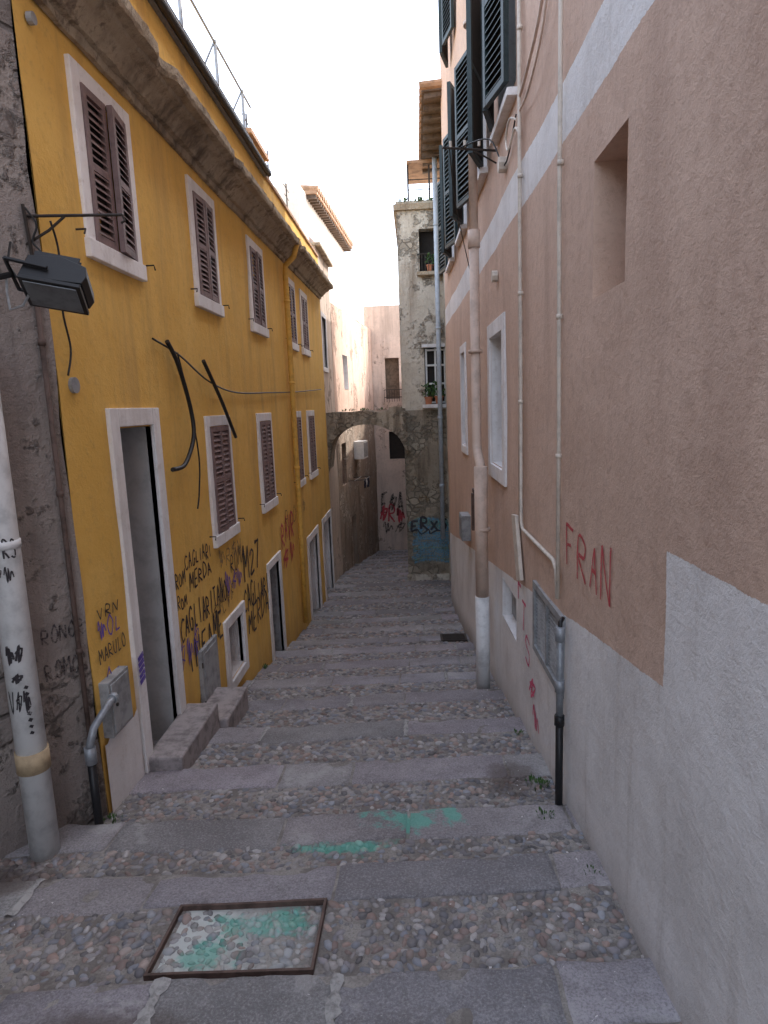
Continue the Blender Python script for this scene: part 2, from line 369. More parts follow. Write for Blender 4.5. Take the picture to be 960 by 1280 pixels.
# ------------------------------------------------------------------ street profile
GP=[(-4,.5),(0,.0),(1.92,-.30),(3.07,-.46),(4.46,-.68),(5.5,-.89),(9.05,-1.60),(11.2,-1.94),(14.2,-2.17),(22,-3.2),(30,-3.5)]
def G(y):
    for (a,b),(c,d) in zip(GP,GP[1:]):
        if y<=c: return b+(d-b)*(y-a)/(c-a)
    return GP[-1][1]
noses=[-3.2,-2.3,-1.4,-.6,.2,.8,1.4,2.12,2.84,3.36,4.10,4.90,5.80]
while noses[-1]<22.5: noses.append(noses[-1]+random.uniform(.78,.95))
treads=[]
for a,b in zip(noses,noses[1:]):
    m=(a+b)/2; s=(G(b)-G(a))/(b-a)*.55; treads.append((a,b,G(m),s,m))
def T(y):
    for a,b,zm,s,m in treads:
        if y<=b: return zm+s*(y-m)
    return G(y)
SK=.065
def sag(x,b): return .026*noise.noise(V((x*1.3,b*3.1,4.4)))+SK*(x+.1)   # steps run slightly askew to the walls
def und_(x,y): return .012*noise.noise(V((x*1.5,y*1.5,9.1)))
XL,XR=-2.75,1.15
street=empty('stepped_street')
mb=MB()
for a,b,zm,s,m in treads:
    n=10; xs=[XL+(XR-XL)*i/40 for i in range(41)]
    vs=[]
    for j in range(n+1):
        for x in xs:
            y=a+sag(x,a)+(b+sag(x,b)-a-sag(x,a))*j/n
            vs.append(V((x,y,zm+s*(y-SK*(x+.1)-m)-.008+und_(x,y)+.004*noise.noise(V((x*7,y*7,0))))))
    fs=[(j*41+i,j*41+i+1,(j+1)*41+i+1,(j+1)*41+i) for j in range(n) for i in range(40)]
    mb.add(vs,fs,m_grav)
    top_=vs[-41:]; bot=[V((v.x,v.y,G(b)-.4)) for v in top_]
    mb.add(top_+bot,[(i,i+1,42+i,41+i) for i in range(40)],m_grav)
mb.obj('mortar_bed',street,recalc=False)
slabdepth={2.12:.27,2.84:.26,3.36:.27,4.10:.31,4.90:.30}
vs=[];fs=[];cols=[]; mo=MB()
for a,b,zm,s,m in treads:
    d=slabdepth.get(round(b,2),random.uniform(.27,.33)); x=XL+random.uniform(-.4,0)
    while x<XR:
        L=random.uniform(.45,1.15); g=random.uniform(.002,.006) if random.random()<.75 else random.uniform(.008,.016); x1=x+L
        y0=b-d+random.uniform(-.022,.022); y1=b+random.uniform(0,.012); tz=random.uniform(-.005,.005)
        o=len(vs); k=random.uniform(.72,1.15); c=(k*random.uniform(.97,1.06),k*random.uniform(.96,1.0),k*random.uniform(.95,1.03),1)
        nx=max(3,int(L/.05)); e=.013
        rows=[(y0,-.03),(y0+.0005,-.010),(y0+e,0)]+[(y0+e+(y1-y0-2*e)*q/4,0) for q in (1,2,3)]+[(y1-e*1.3,0),(y1-.003,-.006),(y1,-.016),(y1+.0005,-.12)]
        sk0,sk1=random.uniform(-.03,.03),random.uniform(-.03,.03)
        xsn=[x+g]+[x+g+.008]+[x+g+.008+(L-2*g-.016)*i/nx for i in range(1,nx)]+[x1-g-.008,x1-g]
        for j,(yy,dz) in enumerate(rows):
            edge=j in (0,1,2,6,7,8,9)
            for i,xx in enumerate(xsn):
                sk=sk0*(1-i/(len(xsn)-1))*(j/9-.5)+sk1*i/(len(xsn)-1)*(j/9-.5)
                xj=xx+sk*.6+(.008*noise.noise(V((yy*9,xx,3))) if i in (0,1,len(xsn)-2,len(xsn)-1) else 0)
                yj=yy+(.016*noise.noise(V((xx*5,j//5*7,b)))+.009*noise.noise(V((xx*17,j//5*7,b))) if edge else 0)+sag(xx,b)
                chip=-.014*max(0,noise.noise(V((xx*4.3,b*2,8)))-.15)*3 if j in (6,7,8) else 0
                zz=zm+s*(yy-m)+tz+dz-(.014 if i in (0,len(xsn)-1) else 0)+chip+und_(xx,yj)
                vs.append((xj,yj,zz+.006*noise.noise(V((xx*6,yy*6,1))))); cols.append(c)
        nn=len(xsn)
        for j in range(len(rows)-1):
            for i in range(nn-1): fs.append((o+j*nn+i,o+j*nn+i+1,o+(j+1)*nn+i+1,o+(j+1)*nn+i))
        if g>.007 or random.random()<.10:
            w0,w1=random.uniform(.008,.035),random.uniform(.008,.03); q=10; pv=[]
            for i in range(q+1):
                t=i/q; yy=y0+.01+(y1-y0-.02)*t; ww=(w0+(w1-w0)*t)*(.5+.9*random.random())
                for sg in (-1,0,1):
                    xx=x1+sg*ww+random.uniform(-.006,.006); pv.append(V((xx,yy+sag(xx,b),zm+s*(yy-m)+und_(xx,yy+sag(xx,b))+(.0085 if sg==0 else -.001))))
            mo.add(pv,[(i*3+k,i*3+k+1,i*3+k+4,i*3+k+3) for i in range(q) for k in (0,1)],m_mortar)
        x=x1
mo.obj('joint_mortar',street,recalc=False)
me=bpy.data.meshes.new('edge_slabs'); me.from_pydata(vs,[],fs); me.materials.append(m_slab)
ca=me.color_attributes.new('Col','FLOAT_COLOR','POINT'); ca.data.foreach_set('color',np.array(cols,dtype=np.float32).ravel())
me.polygons.foreach_set('use_smooth',[True]*len(me.polygons))
ob=bpy.data.objects.new('edge_slabs',me); sc.collection.objects.link(ob); ob.parent=street
# pebbles
SEG=8
tmpl=[(0,0,1)]
for rr,hh in ((.55,.86),(.9,.45),(1.0,-.1)):
    for k in range(SEG): a=2*math.pi*k/SEG; tmpl.append((rr*math.cos(a),rr*math.sin(a),hh))
tmpl=np.array(tmpl); tf=[(0,1+k,1+(k+1)%SEG) for k in range(SEG)]
tq=[(1+r*SEG+k,1+(r+1)*SEG+k,1+(r+1)*SEG+(k+1)%SEG,1+r*SEG+(k+1)%SEG) for r in range(2) for k in range(SEG)]
P=[];C=[]
pal=[(.33,.31,.30),(.26,.24,.235),(.40,.38,.37),(.29,.215,.19),(.36,.26,.22),(.20,.195,.21),(.45,.42,.40),(.28,.26,.27),(.17,.16,.16),(.40,.32,.28),(.31,.32,.345),(.24,.25,.28)]
for a,b,zm,s,m in treads:
    if b<.6: continue
    d=slabdepth.get(round(b,2),.30)
    sp=.038 if b<4.2 else (.044 if b<9 else .06 if b<15 else .085)
    y=a-.20; row=0
    while y<b-d+.15:
        xl=-2.32 if y<3.3 else -1.93; xr=.86-.022*(y-1.7) if y<12.5 else 1.1
        x=xl+(row%2)*sp*.5
        while x<xr:
            px=x+random.uniform(-.38,.38)*sp; py=y+random.uniform(-.38,.38)*sp
            if random.random()>.05+.25*max(0,noise.noise(V((px*1.7,py*1.7,5)))):
                r=sp*random.choice((random.uniform(.32,.5),random.uniform(.42,.74))); el=random.uniform(.7,1.45); ang=random.uniform(0,3.14)
                hy=py-SK*(px+.79)
                frame_=(abs(abs(px+.79)-.325)<.022 and abs(hy-2.335)<.215) or (abs(abs(hy-2.335)-.195)<.02 and abs(px+.79)<.34)
                if not frame_ and not(.28<px<.66 and 8.72<py<9.12) and a+sag(px,a)+.015<py<b-d+sag(px,b)-.004:
                    P.append((px,py,zm+s*(py-SK*(px+.1)-m)-.010+und_(px,py),r*el,r/el*.95,r*random.uniform(.36,.66),ang))
                    c=random.choice(pal); k=random.uniform(.62,1.05); C.append((c[0]*k,c[1]*k,c[2]*k*1.02,1))
            x+=sp
        y+=sp*.87; row+=1
P=np.array(P); N=len(P); nv=len(tmpl)
ca_,sa_=np.cos(P[:,6]),np.sin(P[:,6])
X=tmpl[None,:,0]*P[:,3:4]*(1+.13*rng.standard_normal((N,nv))); Y=tmpl[None,:,1]*P[:,4:5]*(1+.13*rng.standard_normal((N,nv))); Z=tmpl[None,:,2]*P[:,5:6]
VX=X*ca_[:,None]-Y*sa_[:,None]+P[:,0:1]; VY=X*sa_[:,None]+Y*ca_[:,None]+P[:,1:2]; VZ=Z+P[:,2:3]
verts=np.stack([VX,VY,VZ],-1).reshape(-1,3).astype(np.float32)
tri=np.array(tf);quad=np.array(tq); off=(np.arange(N)*nv)
tl=(tri[None]+off[:,None,None]).reshape(-1); ql=(quad[None]+off[:,None,None]).reshape(-1)
loops=np.concatenate([tl,ql]).astype(np.int32); nt_=N*len(tf); nq_=N*len(tq)
me=bpy.data.meshes.new('pebbles'); me.vertices.add(len(verts)); me.vertices.foreach_set('co',verts.ravel())
me.loops.add(len(loops)); me.loops.foreach_set('vertex_index',loops)
me.polygons.add(nt_+nq_); me.polygons.foreach_set('loop_start',np.concatenate([np.arange(nt_)*3,nt_*3+np.arange(nq_)*4]).astype(np.int32))
try: me.polygons.foreach_set('loop_total',np.concatenate([np.full(nt_,3),np.full(nq_,4)]).astype(np.int32))
except Exception: pass
me.update(calc_edges=True); me.validate()
ca=me.color_attributes.new('Col','FLOAT_COLOR','POINT'); ca.data.foreach_set('color',np.repeat(np.array(C,dtype=np.float32),nv,axis=0).ravel())
me.polygons.foreach_set('use_smooth',[True]*len(me.polygons)); me.materials.append(m_peb)
ob=bpy.data.objects.new('pebbles',me); sc.collection.objects.link(ob); ob.parent=street

mb=MB()
def FG(y0,y1):
    z0,z1=T(y0+.001),T(y1-.001)
    return lambda u,d,z: V((u,d,z0+(z1-z0)*(d-y0)/(y1-y0)+z))
Fg=FG(2.125,2.56)
F_=lambda u,d,z: Fg(u,d,z)+V((0,SK*(u+.79),und_(u,d+SK*(u+.79))))+V((0,0,.004))
n=12
for i in range(n):
    a=-1.12+.66*i/n; b=-1.12+.66*(i+1)/n
    for d0,d1 in ((2.135,2.147),(2.523,2.535)): mb.box(F_,a,b,d0,d1,-.03,.010,m_rust)
for u0,u1 in ((-1.12,-1.108),(-.472,-.46)): mb.box(F_,u0,u1,2.147,2.523,-.03,.010,m_rust)
mb.obj('access_hatch_cover',None)
mb=MB(); F_=FG(8.72,9.12)
mb.box(F_,.28,.66,8.73,9.11,-.03,.030,m_iron)
for i in range(8): mb.box(F_,.31,.63,8.76+i*.04,8.775+i*.04,.030,.036,m_iron)
mb.obj('drain_cover',None,bevel=.002)

# ------------------------------------------------------------------ left near grey building
gb=empty('grey_stone_building')
corner=(-1.925,3.44); c2=(-2.30,2.86)
F0=frame(c2,corner,1); Lc=(V(corner)-V(c2)).length
wall('chamfered_wall',F0,0,Lc,-1.2,5.0,m_stone0,(),gb,st=.08,amp=.035,cap=False)
F0b=frame((-2.30,-5),(-2.30,2.86),1)
wall('side_wall',F0b,0,7.86,-1.2,5.0,m_stone0,(),gb,st=.3,amp=.02,cap=False)
mb=MB(); top=[V((-2.30,-5,5.0)),V((-2.3,2.86,5.0)),V((-1.925,3.44,5.0)),V((-7,3.44,5.0)),V((-7,-5,5.0))]
D_=V((0,0,6.2))
mb.quad(top,m_stone0); mb.quad([top[2],top[3],top[3]-D_,top[2]-D_],m_stone0); mb.quad([top[0],top[4],top[4]-D_,top[0]-D_],m_stone0)
mb.obj('roof_and_gable',gb,recalc=False)
g=MB(); goff[0]=.006
text(g,F0,'RONOR',Lc-.26,.60,.09,.05,g_faint,.010,amp=.035); text(g,F0,'ROMOR',Lc-.26,.40,.09,.05,g_faint,.010,amp=.035)
g.obj('graffiti',gb,recalc=False)

# ------------------------------------------------------------------ yellow building
yb=empty('yellow_house')
Y0,Y1=3.44,13.9
holes=[(4.06,4.60,-1.0,1.74,.30,m_jamb,m_door),
       (5.95,6.48,-.84,-.30,.15,m_white,m_dark),
       (7.84,8.46,-1.6,-.20,.22,m_greyp,m_wood),
       (10.85,11.85,-2.1,-.5,.20,m_white,m_dgrey),
       (12.65,13.75,-2.4,-.5,.20,m_white,m_blued)]
wall('facade',FL,Y0,Y1,-2.8,4.9,m_yel,holes,yb,st=.16,amp=.012)
body('house_body',FL,Y0+.02,Y1-.02,-6,-.5,-2.8,4.86,m_yel,yb)
for uc,w in ((4.31,.78),(6.22,.75),(8.22,.78),(10.45,.80),(11.72,.74)): win_left(FL,uc,2.76,3.86,yb,openr=.14 if uc<5 else (.05 if uc<9 else 0),openl=.04 if uc>6 and uc<7 else 0,w=w)
for uc,w in ((6.19,.78),(8.13,.77),(10.38,.80),(11.80,.82)): win_left(FL,uc,.56,1.79,yb,w=w,openl=.05 if uc<7 else 0)
def surround(F,u0,u1,z0,z1,b,parent,mat=m_white,th=.02,bottom=False,nm='door_surround'):
    m_=MB(); m_.box(F,u0,u0+b,-.04,th,z0,z1,mat); m_.box(F,u1-b,u1,-.04,th,z0,z1,mat); m_.box(F,u0+b,u1-b,-.04,th,z1-b,z1,mat)
    if bottom: m_.box(F,u0+b,u1-b,-.04,th,z0,z0+b,mat)
    return m_.obj(nm,parent,bevel=.005)
surround(FL,3.94,4.72,-.9,1.87,.12,yb,th=.03)
surround(FL,5.85,6.58,-.95,-.19,.10,yb,bottom=True,nm='hatch_surround',th=.03)
surround(FL,7.74,8.56,-1.6,-.09,.10,yb)
surround(FL,10.72,11.98,-2.1,-.37,.13,yb)
surround(FL,12.52,13.88,-2.4,-.37,.13,yb)
mb=MB()
mb.box(FL,4.08,4.585,-.298,-.26,-.62,1.70,m_door); mb.box(FL,4.14,4.52,-.26,-.245,-.4,.55,m_door); mb.box(FL,4.14,4.52,-.26,-.245,.7,1.6,m_door)
mb.tube([FL(4.16,-.245,.62),FL(4.16,-.2,.62),FL(4.21,-.2,.62)],.009,m_iron,6)
mb.box(FL,7.87,8.14,-.218,-.17,-1.55,-.22,m_wood); mb.box(FL,8.16,8.43,-.218,-.17,-1.55,-.22,m_wood)
mb.box(FL,10.9,11.34,-.198,-.15,-2.05,-.52,m_greyp); mb.box(FL,11.36,11.8,-.198,-.15,-2.05,-.52,m_greyp)
for i in range(5): mb.box(FL,12.7+i*.20,12.7+i*.20+.18,-.198,-.15,-2.3,-.52,m_blued)
mb.obj('doors',yb,bevel=.004)
mb=MB()
mb.box(FL,5.13,5.57,-.01,.035,-.86,-.20,m_greyp); mb.box(FL,5.17,5.53,.035,.042,-.82,-.24,m_greyp)
for z in (-.7,-.35): mb.tube([FL(5.135,.036,z),FL(5.135,.036,z+.05)],.008,m_iron,6)
mb.obj('meter_cupboard_door',yb,bevel=.004)
mb=MB(); nb=14; vs=[]
for i in range(nb+1):
    u=3.46+.46*i/nb
    for z in (-.7,-.12+.09*noise.noise(V((i*.7,2,2)))): vs.append(FL(u,.016,z))
mb.add(vs,[(2*i,2*i+2,2*i+3,2*i+1) for i in range(nb)],m_white); mb.obj('bare_plaster_patch',yb,recalc=False)
prof=[(0,3.97),(.03,3.975),(.035,4.02),(.075,4.03),(.10,4.06),(.15,4.11),(.21,4.135),(.22,4.16),(.285,4.165),(.30,4.19),(.30,4.245),(.27,4.26),(.02,4.31)]
mb=MB(); U=[Y0+(Y1-Y0)*i/240 for i in range(241)]; vs=[]
for u in U:
    lift=.10*max(0,(u-7)/7)
    for k,(d,z) in enumerate(prof):
        q=noise.noise(V((u*4,k*.7,0)))*.012+noise.noise(V((u*13,k*1.3,5)))*.009
        chip=-.035*max(0,noise.noise(V((u*2.2,9,k*.1)))-.25)*4 if k>7 and k<12 else 0
        vs.append(FL(u,max(-.01,d+(q+chip if 0<k<12 else 0)),z+lift+q*.6))
n=len(prof)
mb.add(vs,[(i*n+k,(i+1)*n+k,(i+1)*n+k+1,i*n+k+1) for i in range(240) for k in range(n-1)],m_corn)
mb.quad(vs[:n],m_corn); mb.quad(vs[-n:],m_corn)
mb.obj('cornice',yb,recalc=False)
mb=MB(); mb.box(FL,Y0+.02,9.1,-.3,.045,4.9,4.965,m_dgrey); mb.tube([FL(Y0+.1,.075,4.93),FL(9.1,.075,4.93)],.035,m_iron,10)
mb.box(FL,9.1,13.85,-.25,.03,4.9,4.95,m_tile); mb.obj('parapet_coping',yb,bevel=.005)
mb=MB()
for u in (4.2,5.3,6.4,7.5,8.6):
    mb.tube([FL(u,-.1,4.95),FL(u,-.1,5.75)],.018,m_grey,6)
    mb.tube([FL(u,-.1,5.75),FL(u,-.55,4.95)],.012,m_grey,6)
for z in (5.3,5.72): mb.tube([FL(3.6,-.1,z),FL(9,-.1,z)],.014,m_grey,6)
for u in (9.6,10.9,12.4):
    mb.tube([FL(u,-.3,4.9),FL(u,-.3,5.9)],.012,m_iron,6); mb.tube([FL(u-.25,-.3,5.8),FL(u+.25,-.3,5.8)],.006,m_iron,5); mb.tube([FL(u-.2,-.3,5.65),FL(u+.2,-.3,5.65)],.006,m_iron,5)
mb.obj('roof_railing',yb)
mb=MB(); mb.box(FL,9.25,10.2,-1.5,-.2,4.9,5.5,m_yel); mb.box(FL,9.2,10.25,-1.55,-.15,5.5,5.56,m_tile); mb.obj('roof_stair_housing',yb)
g=MB(); goff[0]=.004
text(g,FL,'ROM',4.80,.45,.12,.07,g_black,.013); text(g,FL,'ROM',4.80,.27,.10,.07,g_black,.013)
text(g,FL,'CAGLIARI',5.02,.56,.12,.088,g_black,.016,dz=-.006); text(g,FL,'MERDA',5.08,.36,.14,.12,g_black,.018)
text(g,FL,'CAGLIARITANO',4.80,.02,.20,.105,g_black,.022)
text(g,FL,'INFAME',4.92,-.30,.27,.16,g_black,.026)
text(g,FL,'ROMA',6.25,.20,.2,.14,g_black,.018); text(g,FL,'M27',6.72,-.02,.34,.26,g_black,.036)
text(g,FL,'CAGLIARI',6.62,-.36,.25,.15,g_black,.028,dz=-.01); text(g,FL,'MERDA',6.75,-.66,.27,.2,g_black,.028)
text(g,FL,'RAVR',8.7,-.08,.34,.25,g_red,.045); text(g,FL,'*~',8.75,-.45,.3,.45,g_red,.04)
text(g,FL,'~*~',6.05,-.02,.24,.2,g_purp,.018); text(g,FL,'~R*N',5.9,.33,.16,.2,g_gray,.018)
text(g,FL,'*~*',4.72,-.25,.3,.16,g_purp,.013); text(g,FL,'*~E~*',5.6,-.1,.2,.14,g_faint,.014); text(g,FL,'RIO*L~',9.0,.1,.25,.3,g_faint,.02)
text(g,FL,'~OL',3.55,.50,.11,.10,g_purp,.012); text(g,FL,'MARULO',3.52,.36,.08,.06,g_black,.010); text(g,FL,'O*',3.55,.12,.18,.13,g_purp,.014)
text(g,FL,'VRN',3.56,.62,.07,.09,g_black,.010)
text(g,FL,'~R~',5.1,-.72,.18,.15,g_gray,.014)
g.obj('graffiti',yb,recalc=False)
g=MB()
for z in (.18,.14,.10,.06,.02): ribbon(g,FL,[(3.955,z+.03),(4.04,z+.05)],.035,g_purp,.036,0)
g.obj('door_frame_graffiti',yb,recalc=False)
mb=MB(); mb.tube([FL(9.9,.28,4.3),FL(9.9,.20,4.05),FL(9.9,.07,3.93),FL(9.9,.06,3.8),FL(9.9,.06,-.2),FL(9.9,.06,-1.6)],.042,m_pipeY,12)
for z in (3.4,2.2,.9): mb.tube([FL(9.9,.06,z),FL(9.9,.06,z+.04)],.05,m_pipeY,12)
mb.obj('rainwater_pipe',yb,smooth=True)
mb=MB(); mb.box(FL,3.97,4.80,.0,.26,-.95,-.50,m_step); mb.box(FL,4.82,5.45,.0,.32,-1.1,-.66,m_step)
mb.obj('door_step',None,bevel=.015)
mb=MB()
def cab(pts,r,m=m_black,seg=7):
    q=[];P_=[V(p) for p in pts]
    for i in range(len(P_)-1):
        a=P_[max(i-1,0)];b=P_[i];c=P_[i+1];d=P_[min(i+2,len(P_)-1)]
        for k in range(6):
            t=k/6; q.append(.5*((2*b)+(c-a)*t+(2*a-5*b+4*c-d)*t*t+(3*b-a-3*c+d)*t**3))
    q.append(P_[-1]); mb.tube(q,r,m,seg)
cab([FL(4.75,.02,2.37),FL(5.2,.05,2.28),FL(5.9,.05,2.1),FL(6.9,.03,2.02),FL(8.5,.03,2.05),FL(10.5,.03,2.1),FL(13.2,.03,2.2)],.008)
cab([FL(4.95,.05,2.37),FL(5.12,.06,2.2),FL(5.32,.06,1.85),FL(5.30,.07,1.62),FL(5.05,.07,1.42),FL(4.80,.06,1.40)],.018)
cab([FL(5.15,.05,2.3),FL(5.3,.06,1.9),FL(5.42,.06,1.45),FL(5.35,.06,1.15),FL(5.28,.06,1.02)],.007)
cab([FL(5.78,.05,2.28),FL(5.95,.07,2.1),FL(6.2,.07,1.9),FL(6.6,.06,1.56)],.018)
cab([FL(3.5,.03,2.85),FL(3.55,.03,2.7),FL(3.52,.03,2.4),FL(3.56,.03,2.2),FL(3.5,.03,2.05)],.006)
mb.obj('hanging_cables',None,smooth=True)
mb=MB(); mb.tube([FL(3.58,.0,2.0),FL(3.58,.025,2.0)],.045,m_grey,14); mb.tube([FL(3.57,.0,3.85),FL(3.57,.03,3.85)],.03,m_greyp,14); mb.obj('junction_box',None)

mb=MB(); mb.tube([(-2.20,3.02,2.20),(-2.09,3.0,2.17),(-2.04,2.99,2.08),(-2.04,2.99,-.49)],.073,m_pvc,24)
mb.tube([(-2.04,2.99,.02),(-2.04,2.99,.13)],.081,m_collar,24)
mb.tube([(-2.04,2.99,1.2),(-2.04,2.99,1.24)],.078,m_pvc,24)
def FPp(u,d,z):
    a=u/.074-1.3; return V((-2.04+(.0745+d)*math.cos(a),2.99+(.0745+d)*math.sin(a),z))
o=mb.obj('drainpipe',None,smooth=True)
g=MB(); random.seed(3)
for s,u,z,h,du,w in (('VIRS',-.045,1.16,.09,.032,.008),('*~',-.04,1.04,.08,.05,.006),('~*',-.03,.62,.10,.04,.010),('V*~',-.05,.36,.12,.035,.006),('*',-.02,.52,.05,.06,.012)):
    for i,ch in enumerate(s):
        for st in STR[ch]: ribbon(g,FPp,smooth_pl([(u+du*(i+.8*x),z+h*y) for x,y in st]),w,g_black,.002,0)
for i in range(8): ribbon(g,FPp,[(.03,.5-.035*i),(.045,.49-.035*i)],.016,g_black,.002,0)
g.obj('pipe_graffiti',o,recalc=False)
mb=MB(); mb.tube([F0(Lc-.07,.03,2.6),F0(Lc-.07,.03,-.52)],.014,m_rust,8)
for z in (2.2,1.4,.5): mb.tube([F0(Lc-.07,.03,z),F0(Lc-.07,.03,z+.03)],.02,m_rust,8)
mb.obj('gas_pipe',None,smooth=True)
mb=MB(); mb.box(FL,3.49,3.76,-.01,.06,-.09,.26,m_greyp); mb.box(FL,3.51,3.74,.06,.068,-.07,.24,m_greyp); mb.tube([FL(3.55,.068,.1),FL(3.55,.08,.1)],.012,m_iron,8)
mb.obj('electric_meter_box',None,bevel=.005)
mb=MB(); b_=[(-1.83,3.49,.18),(-1.83,3.42,.17),(-1.87,3.30,.08),(-1.885,3.27,.0),(-1.89,3.27,-.03)]
mb.tube(b_,.022,m_grey,12); mb.tube([(-1.89,3.27,-.12),(-1.89,3.27,-.02)],.032,m_grey,12); mb.tube([(-1.89,3.27,-.12),(-1.89,3.27,-.58)],.024,m_black,12)
mb.tube([(-1.83,3.46,.175),(-1.83,3.49,.18)],.030,m_grey,12)
mb.obj('service_riser_pipe',None,smooth=True)
mb=MB(); mb.tube([(-1.98,3.40,2.85),(-1.5,3.5,2.86)],.008,m_iron,6); mb.tube([(-1.98,3.38,2.70),(-1.86,3.42,2.78),(-1.78,3.44,2.85)],.007,m_iron,6)
mb.tube([(-1.96,3.38,2.9),(-1.94,3.38,2.62)],.010,m_iron,6)
mb.tube([(-1.5,3.5,2.86),(-1.49,3.5,2.83),(-1.51,3.5,2.82)],.007,m_iron,6)
cab([(-1.94,3.36,2.88),(-1.90,3.38,2.80),(-1.93,3.38,2.72),(-1.89,3.38,2.66),(-1.92,3.4,2.6)],.005)
mb.obj('iron_bracket',None)
def floodlight():
    e=empty('floodlight'); c=V((-1.655,3.06,2.44)); Rm=Matrix.Rotation(math.radians(4),3,'Y')@Matrix.Rotation(math.radians(-30),3,'X')@Matrix.Rotation(math.radians(14),3,'Z')
    k=.90
    H=lambda u,d,z: c+Rm@V((u*k,d*k,z*k*1.3))
    m_=MB()
    pr=[(-.15,-.05),(-.13,.055),(.02,.075),(.15,.045),(.165,.0),(.15,-.035)]
    vs=[H(u,d,z) for d in (-.105,.105) for u,z in pr]; n=len(pr)
    m_.add(vs,[tuple(range(n)),tuple(reversed(range(n,2*n)))]+[(i,(i+1)%n,n+(i+1)%n,n+i) for i in range(n)],m_black)
    for i in range(7): d=-.09+i*.03; m_.box(H,-.11,.11,d-.004,d+.004,.05,.088,m_black)
    m_.obj('housing',e,bevel=.005)
    m_=MB(); m_.box(H,-.145,.15,-.115,.115,-.062,-.046,m_black); m_.box(H,-.125,.13,-.095,.095,-.066,-.061,m_lens); m_.obj('glass_frame',e,bevel=.003)
    m_=MB()
    for d in (-.12,.12): m_.tube([H(-.02,d,0),H(-.22,d,.01)],.010,m_black,6)
    m_.tube([H(-.22,-.12,.01),H(-.22,.12,.01)],.010,m_black,6); m_.tube([H(-.22,0,.01),V((-2.2,3.05,2.44))],.014,m_black,8)
    q=[H(-.12,.02,-.05),H(-.14,.03,-.11),H(-.2,.05,-.13),H(-.24,.05,-.05),H(-.26,.04,.02)]; m_.tube(q,.006,m_greyp,6)
    m_.tube([V((-2.0,3.3,2.7)),V((-1.98,3.22,2.58)),V((-1.90,3.15,2.5)),H(-.15,0,.03)],.006,m_black,6)
    m_.obj('mounting_bracket',e)
floodlight()

# ------------------------------------------------------------------ right building
rb=empty('pink_rendered_building')
holes=[(2.62,3.06,2.26,2.84,.30),
       (5.60,6.32,1.24,2.42,.28,m_white,m_dgrey),
       (8.72,9.22,1.25,2.48,.25,m_white,m_dgrey),
       (5.02,5.72,-.12,.24,.12,m_white,m_dgrey),
       (3.54,4.24,.16,.57,.06,m_greyp,m_dark),
       (4.98,5.78,4.05,5.4,.2,m_white,m_dgrey),(6.5,7.3,4.0,5.4,.2,m_white,m_glass),(8.4,9.2,4.0,5.4,.2,m_white,m_glass),(10.2,11.0,4.0,5.4,.2,m_white,m_glass)]
wall('facade',FR,-5,12.25,-2.6,9.0,m_right,holes,rb,st=.17,amp=.018)
body('building_body',FR,-4.98,12.23,-7,-.5,-2.6,8.95,m_right,rb)
surround(FR,5.45,6.46,1.10,2.54,.13,rb,bottom=True,nm='window_surround',th=.022)
surround(FR,8.6,9.34,1.13,2.6,.11,rb,bottom=True,nm='window_surround',th=.022)
mb=MB()
mb.box(FR,5.62,6.30,-.275,-.24,1.26,2.40,m_white); mb.box(FR,5.68,5.94,-.24,-.235,1.32,2.34,m_glass); mb.box(FR,5.98,6.24,-.24,-.235,1.32,2.34,m_glass)
mb.obj('casement',rb,bevel=.003)
mb=MB()
for i in range(4): mb.box(FR,5.03+i*.175,5.03+i*.175+.16,-.115,-.08,-.11,.235,m_greyp)
mb.obj('low_window_grille',rb,bevel=.002)
mb=MB()
mb.box(FR,3.50,4.28,-.02,.022,.12,.165,m_greyp);mb.box(FR,3.50,4.28,-.02,.022,.565,.61,m_greyp);mb.box(FR,3.50,3.545,-.02,.022,.165,.565,m_greyp);mb.box(FR,4.235,4.28,-.02,.022,.165,.565,m_greyp);mb.box(FR,3.875,3.905,-.02,.020,.165,.565,m_greyp)
for i in range(15):
    z=.18+i*.026
    for a,b in ((3.55,3.87),(3.91,4.23)):
        vs=[FR(a,-.03,z+.018),FR(b,-.03,z+.018),FR(b,.008,z),FR(a,.008,z)]; vs+=[v+V((0,0,.004)) for v in vs]
        mb.add(vs,[(0,1,2,3),(7,6,5,4),(0,4,5,1),(1,5,6,2),(2,6,7,3),(3,7,4,0)],m_greyp)
mb.obj('ventilation_louvre',rb)
def leafR(ua,da,ub,db,z0,z1,nm='green_shutter'):
    a=FR(ua,da,0); b=FR(ub,db,0); t=(b-a); w=t.length; t.normalize(); n_=V((t.y,-t.x,0)); n_=n_ if n_.x<0 else -n_
    m_=MB(); leaf_panel(m_,lambda u,d,z: a+t*u+n_*d+V((0,0,z0+z)),w,z1-z0,m_green,24,.04); m_.obj(nm,rb)
leafR(4.96,.05,5.37,.14,4.03,5.42); leafR(5.39,.14,5.8,.03,4.03,5.42)
leafR(6.08,.18,6.50,.03,3.98,5.42); leafR(7.30,.03,7.72,.14,3.98,5.42)
leafR(7.98,.20,8.40,.03,3.98,5.42); leafR(9.20,.03,9.62,.14,3.98,5.42)
leafR(9.78,.18,10.2,.03,3.98,5.42); leafR(11.0,.03,11.42,.12,3.98,5.42)
leafR(6.08,.12,6.50,.03,6.6,8.0); leafR(7.30,.03,7.72,.12,6.6,8.0);leafR(7.98,.12,8.40,.03,6.6,8.0);leafR(9.2,.03,9.62,.12,6.6,8.0);leafR(9.78,.15,10.2,.03,6.6,8.0)
mb=MB()
for a,b in ((4.93,5.83),(6.45,7.35),(8.35,9.25),(10.15,11.05)): mb.box(FR,a,b,-.02,.07,3.93,3.985,m_white)
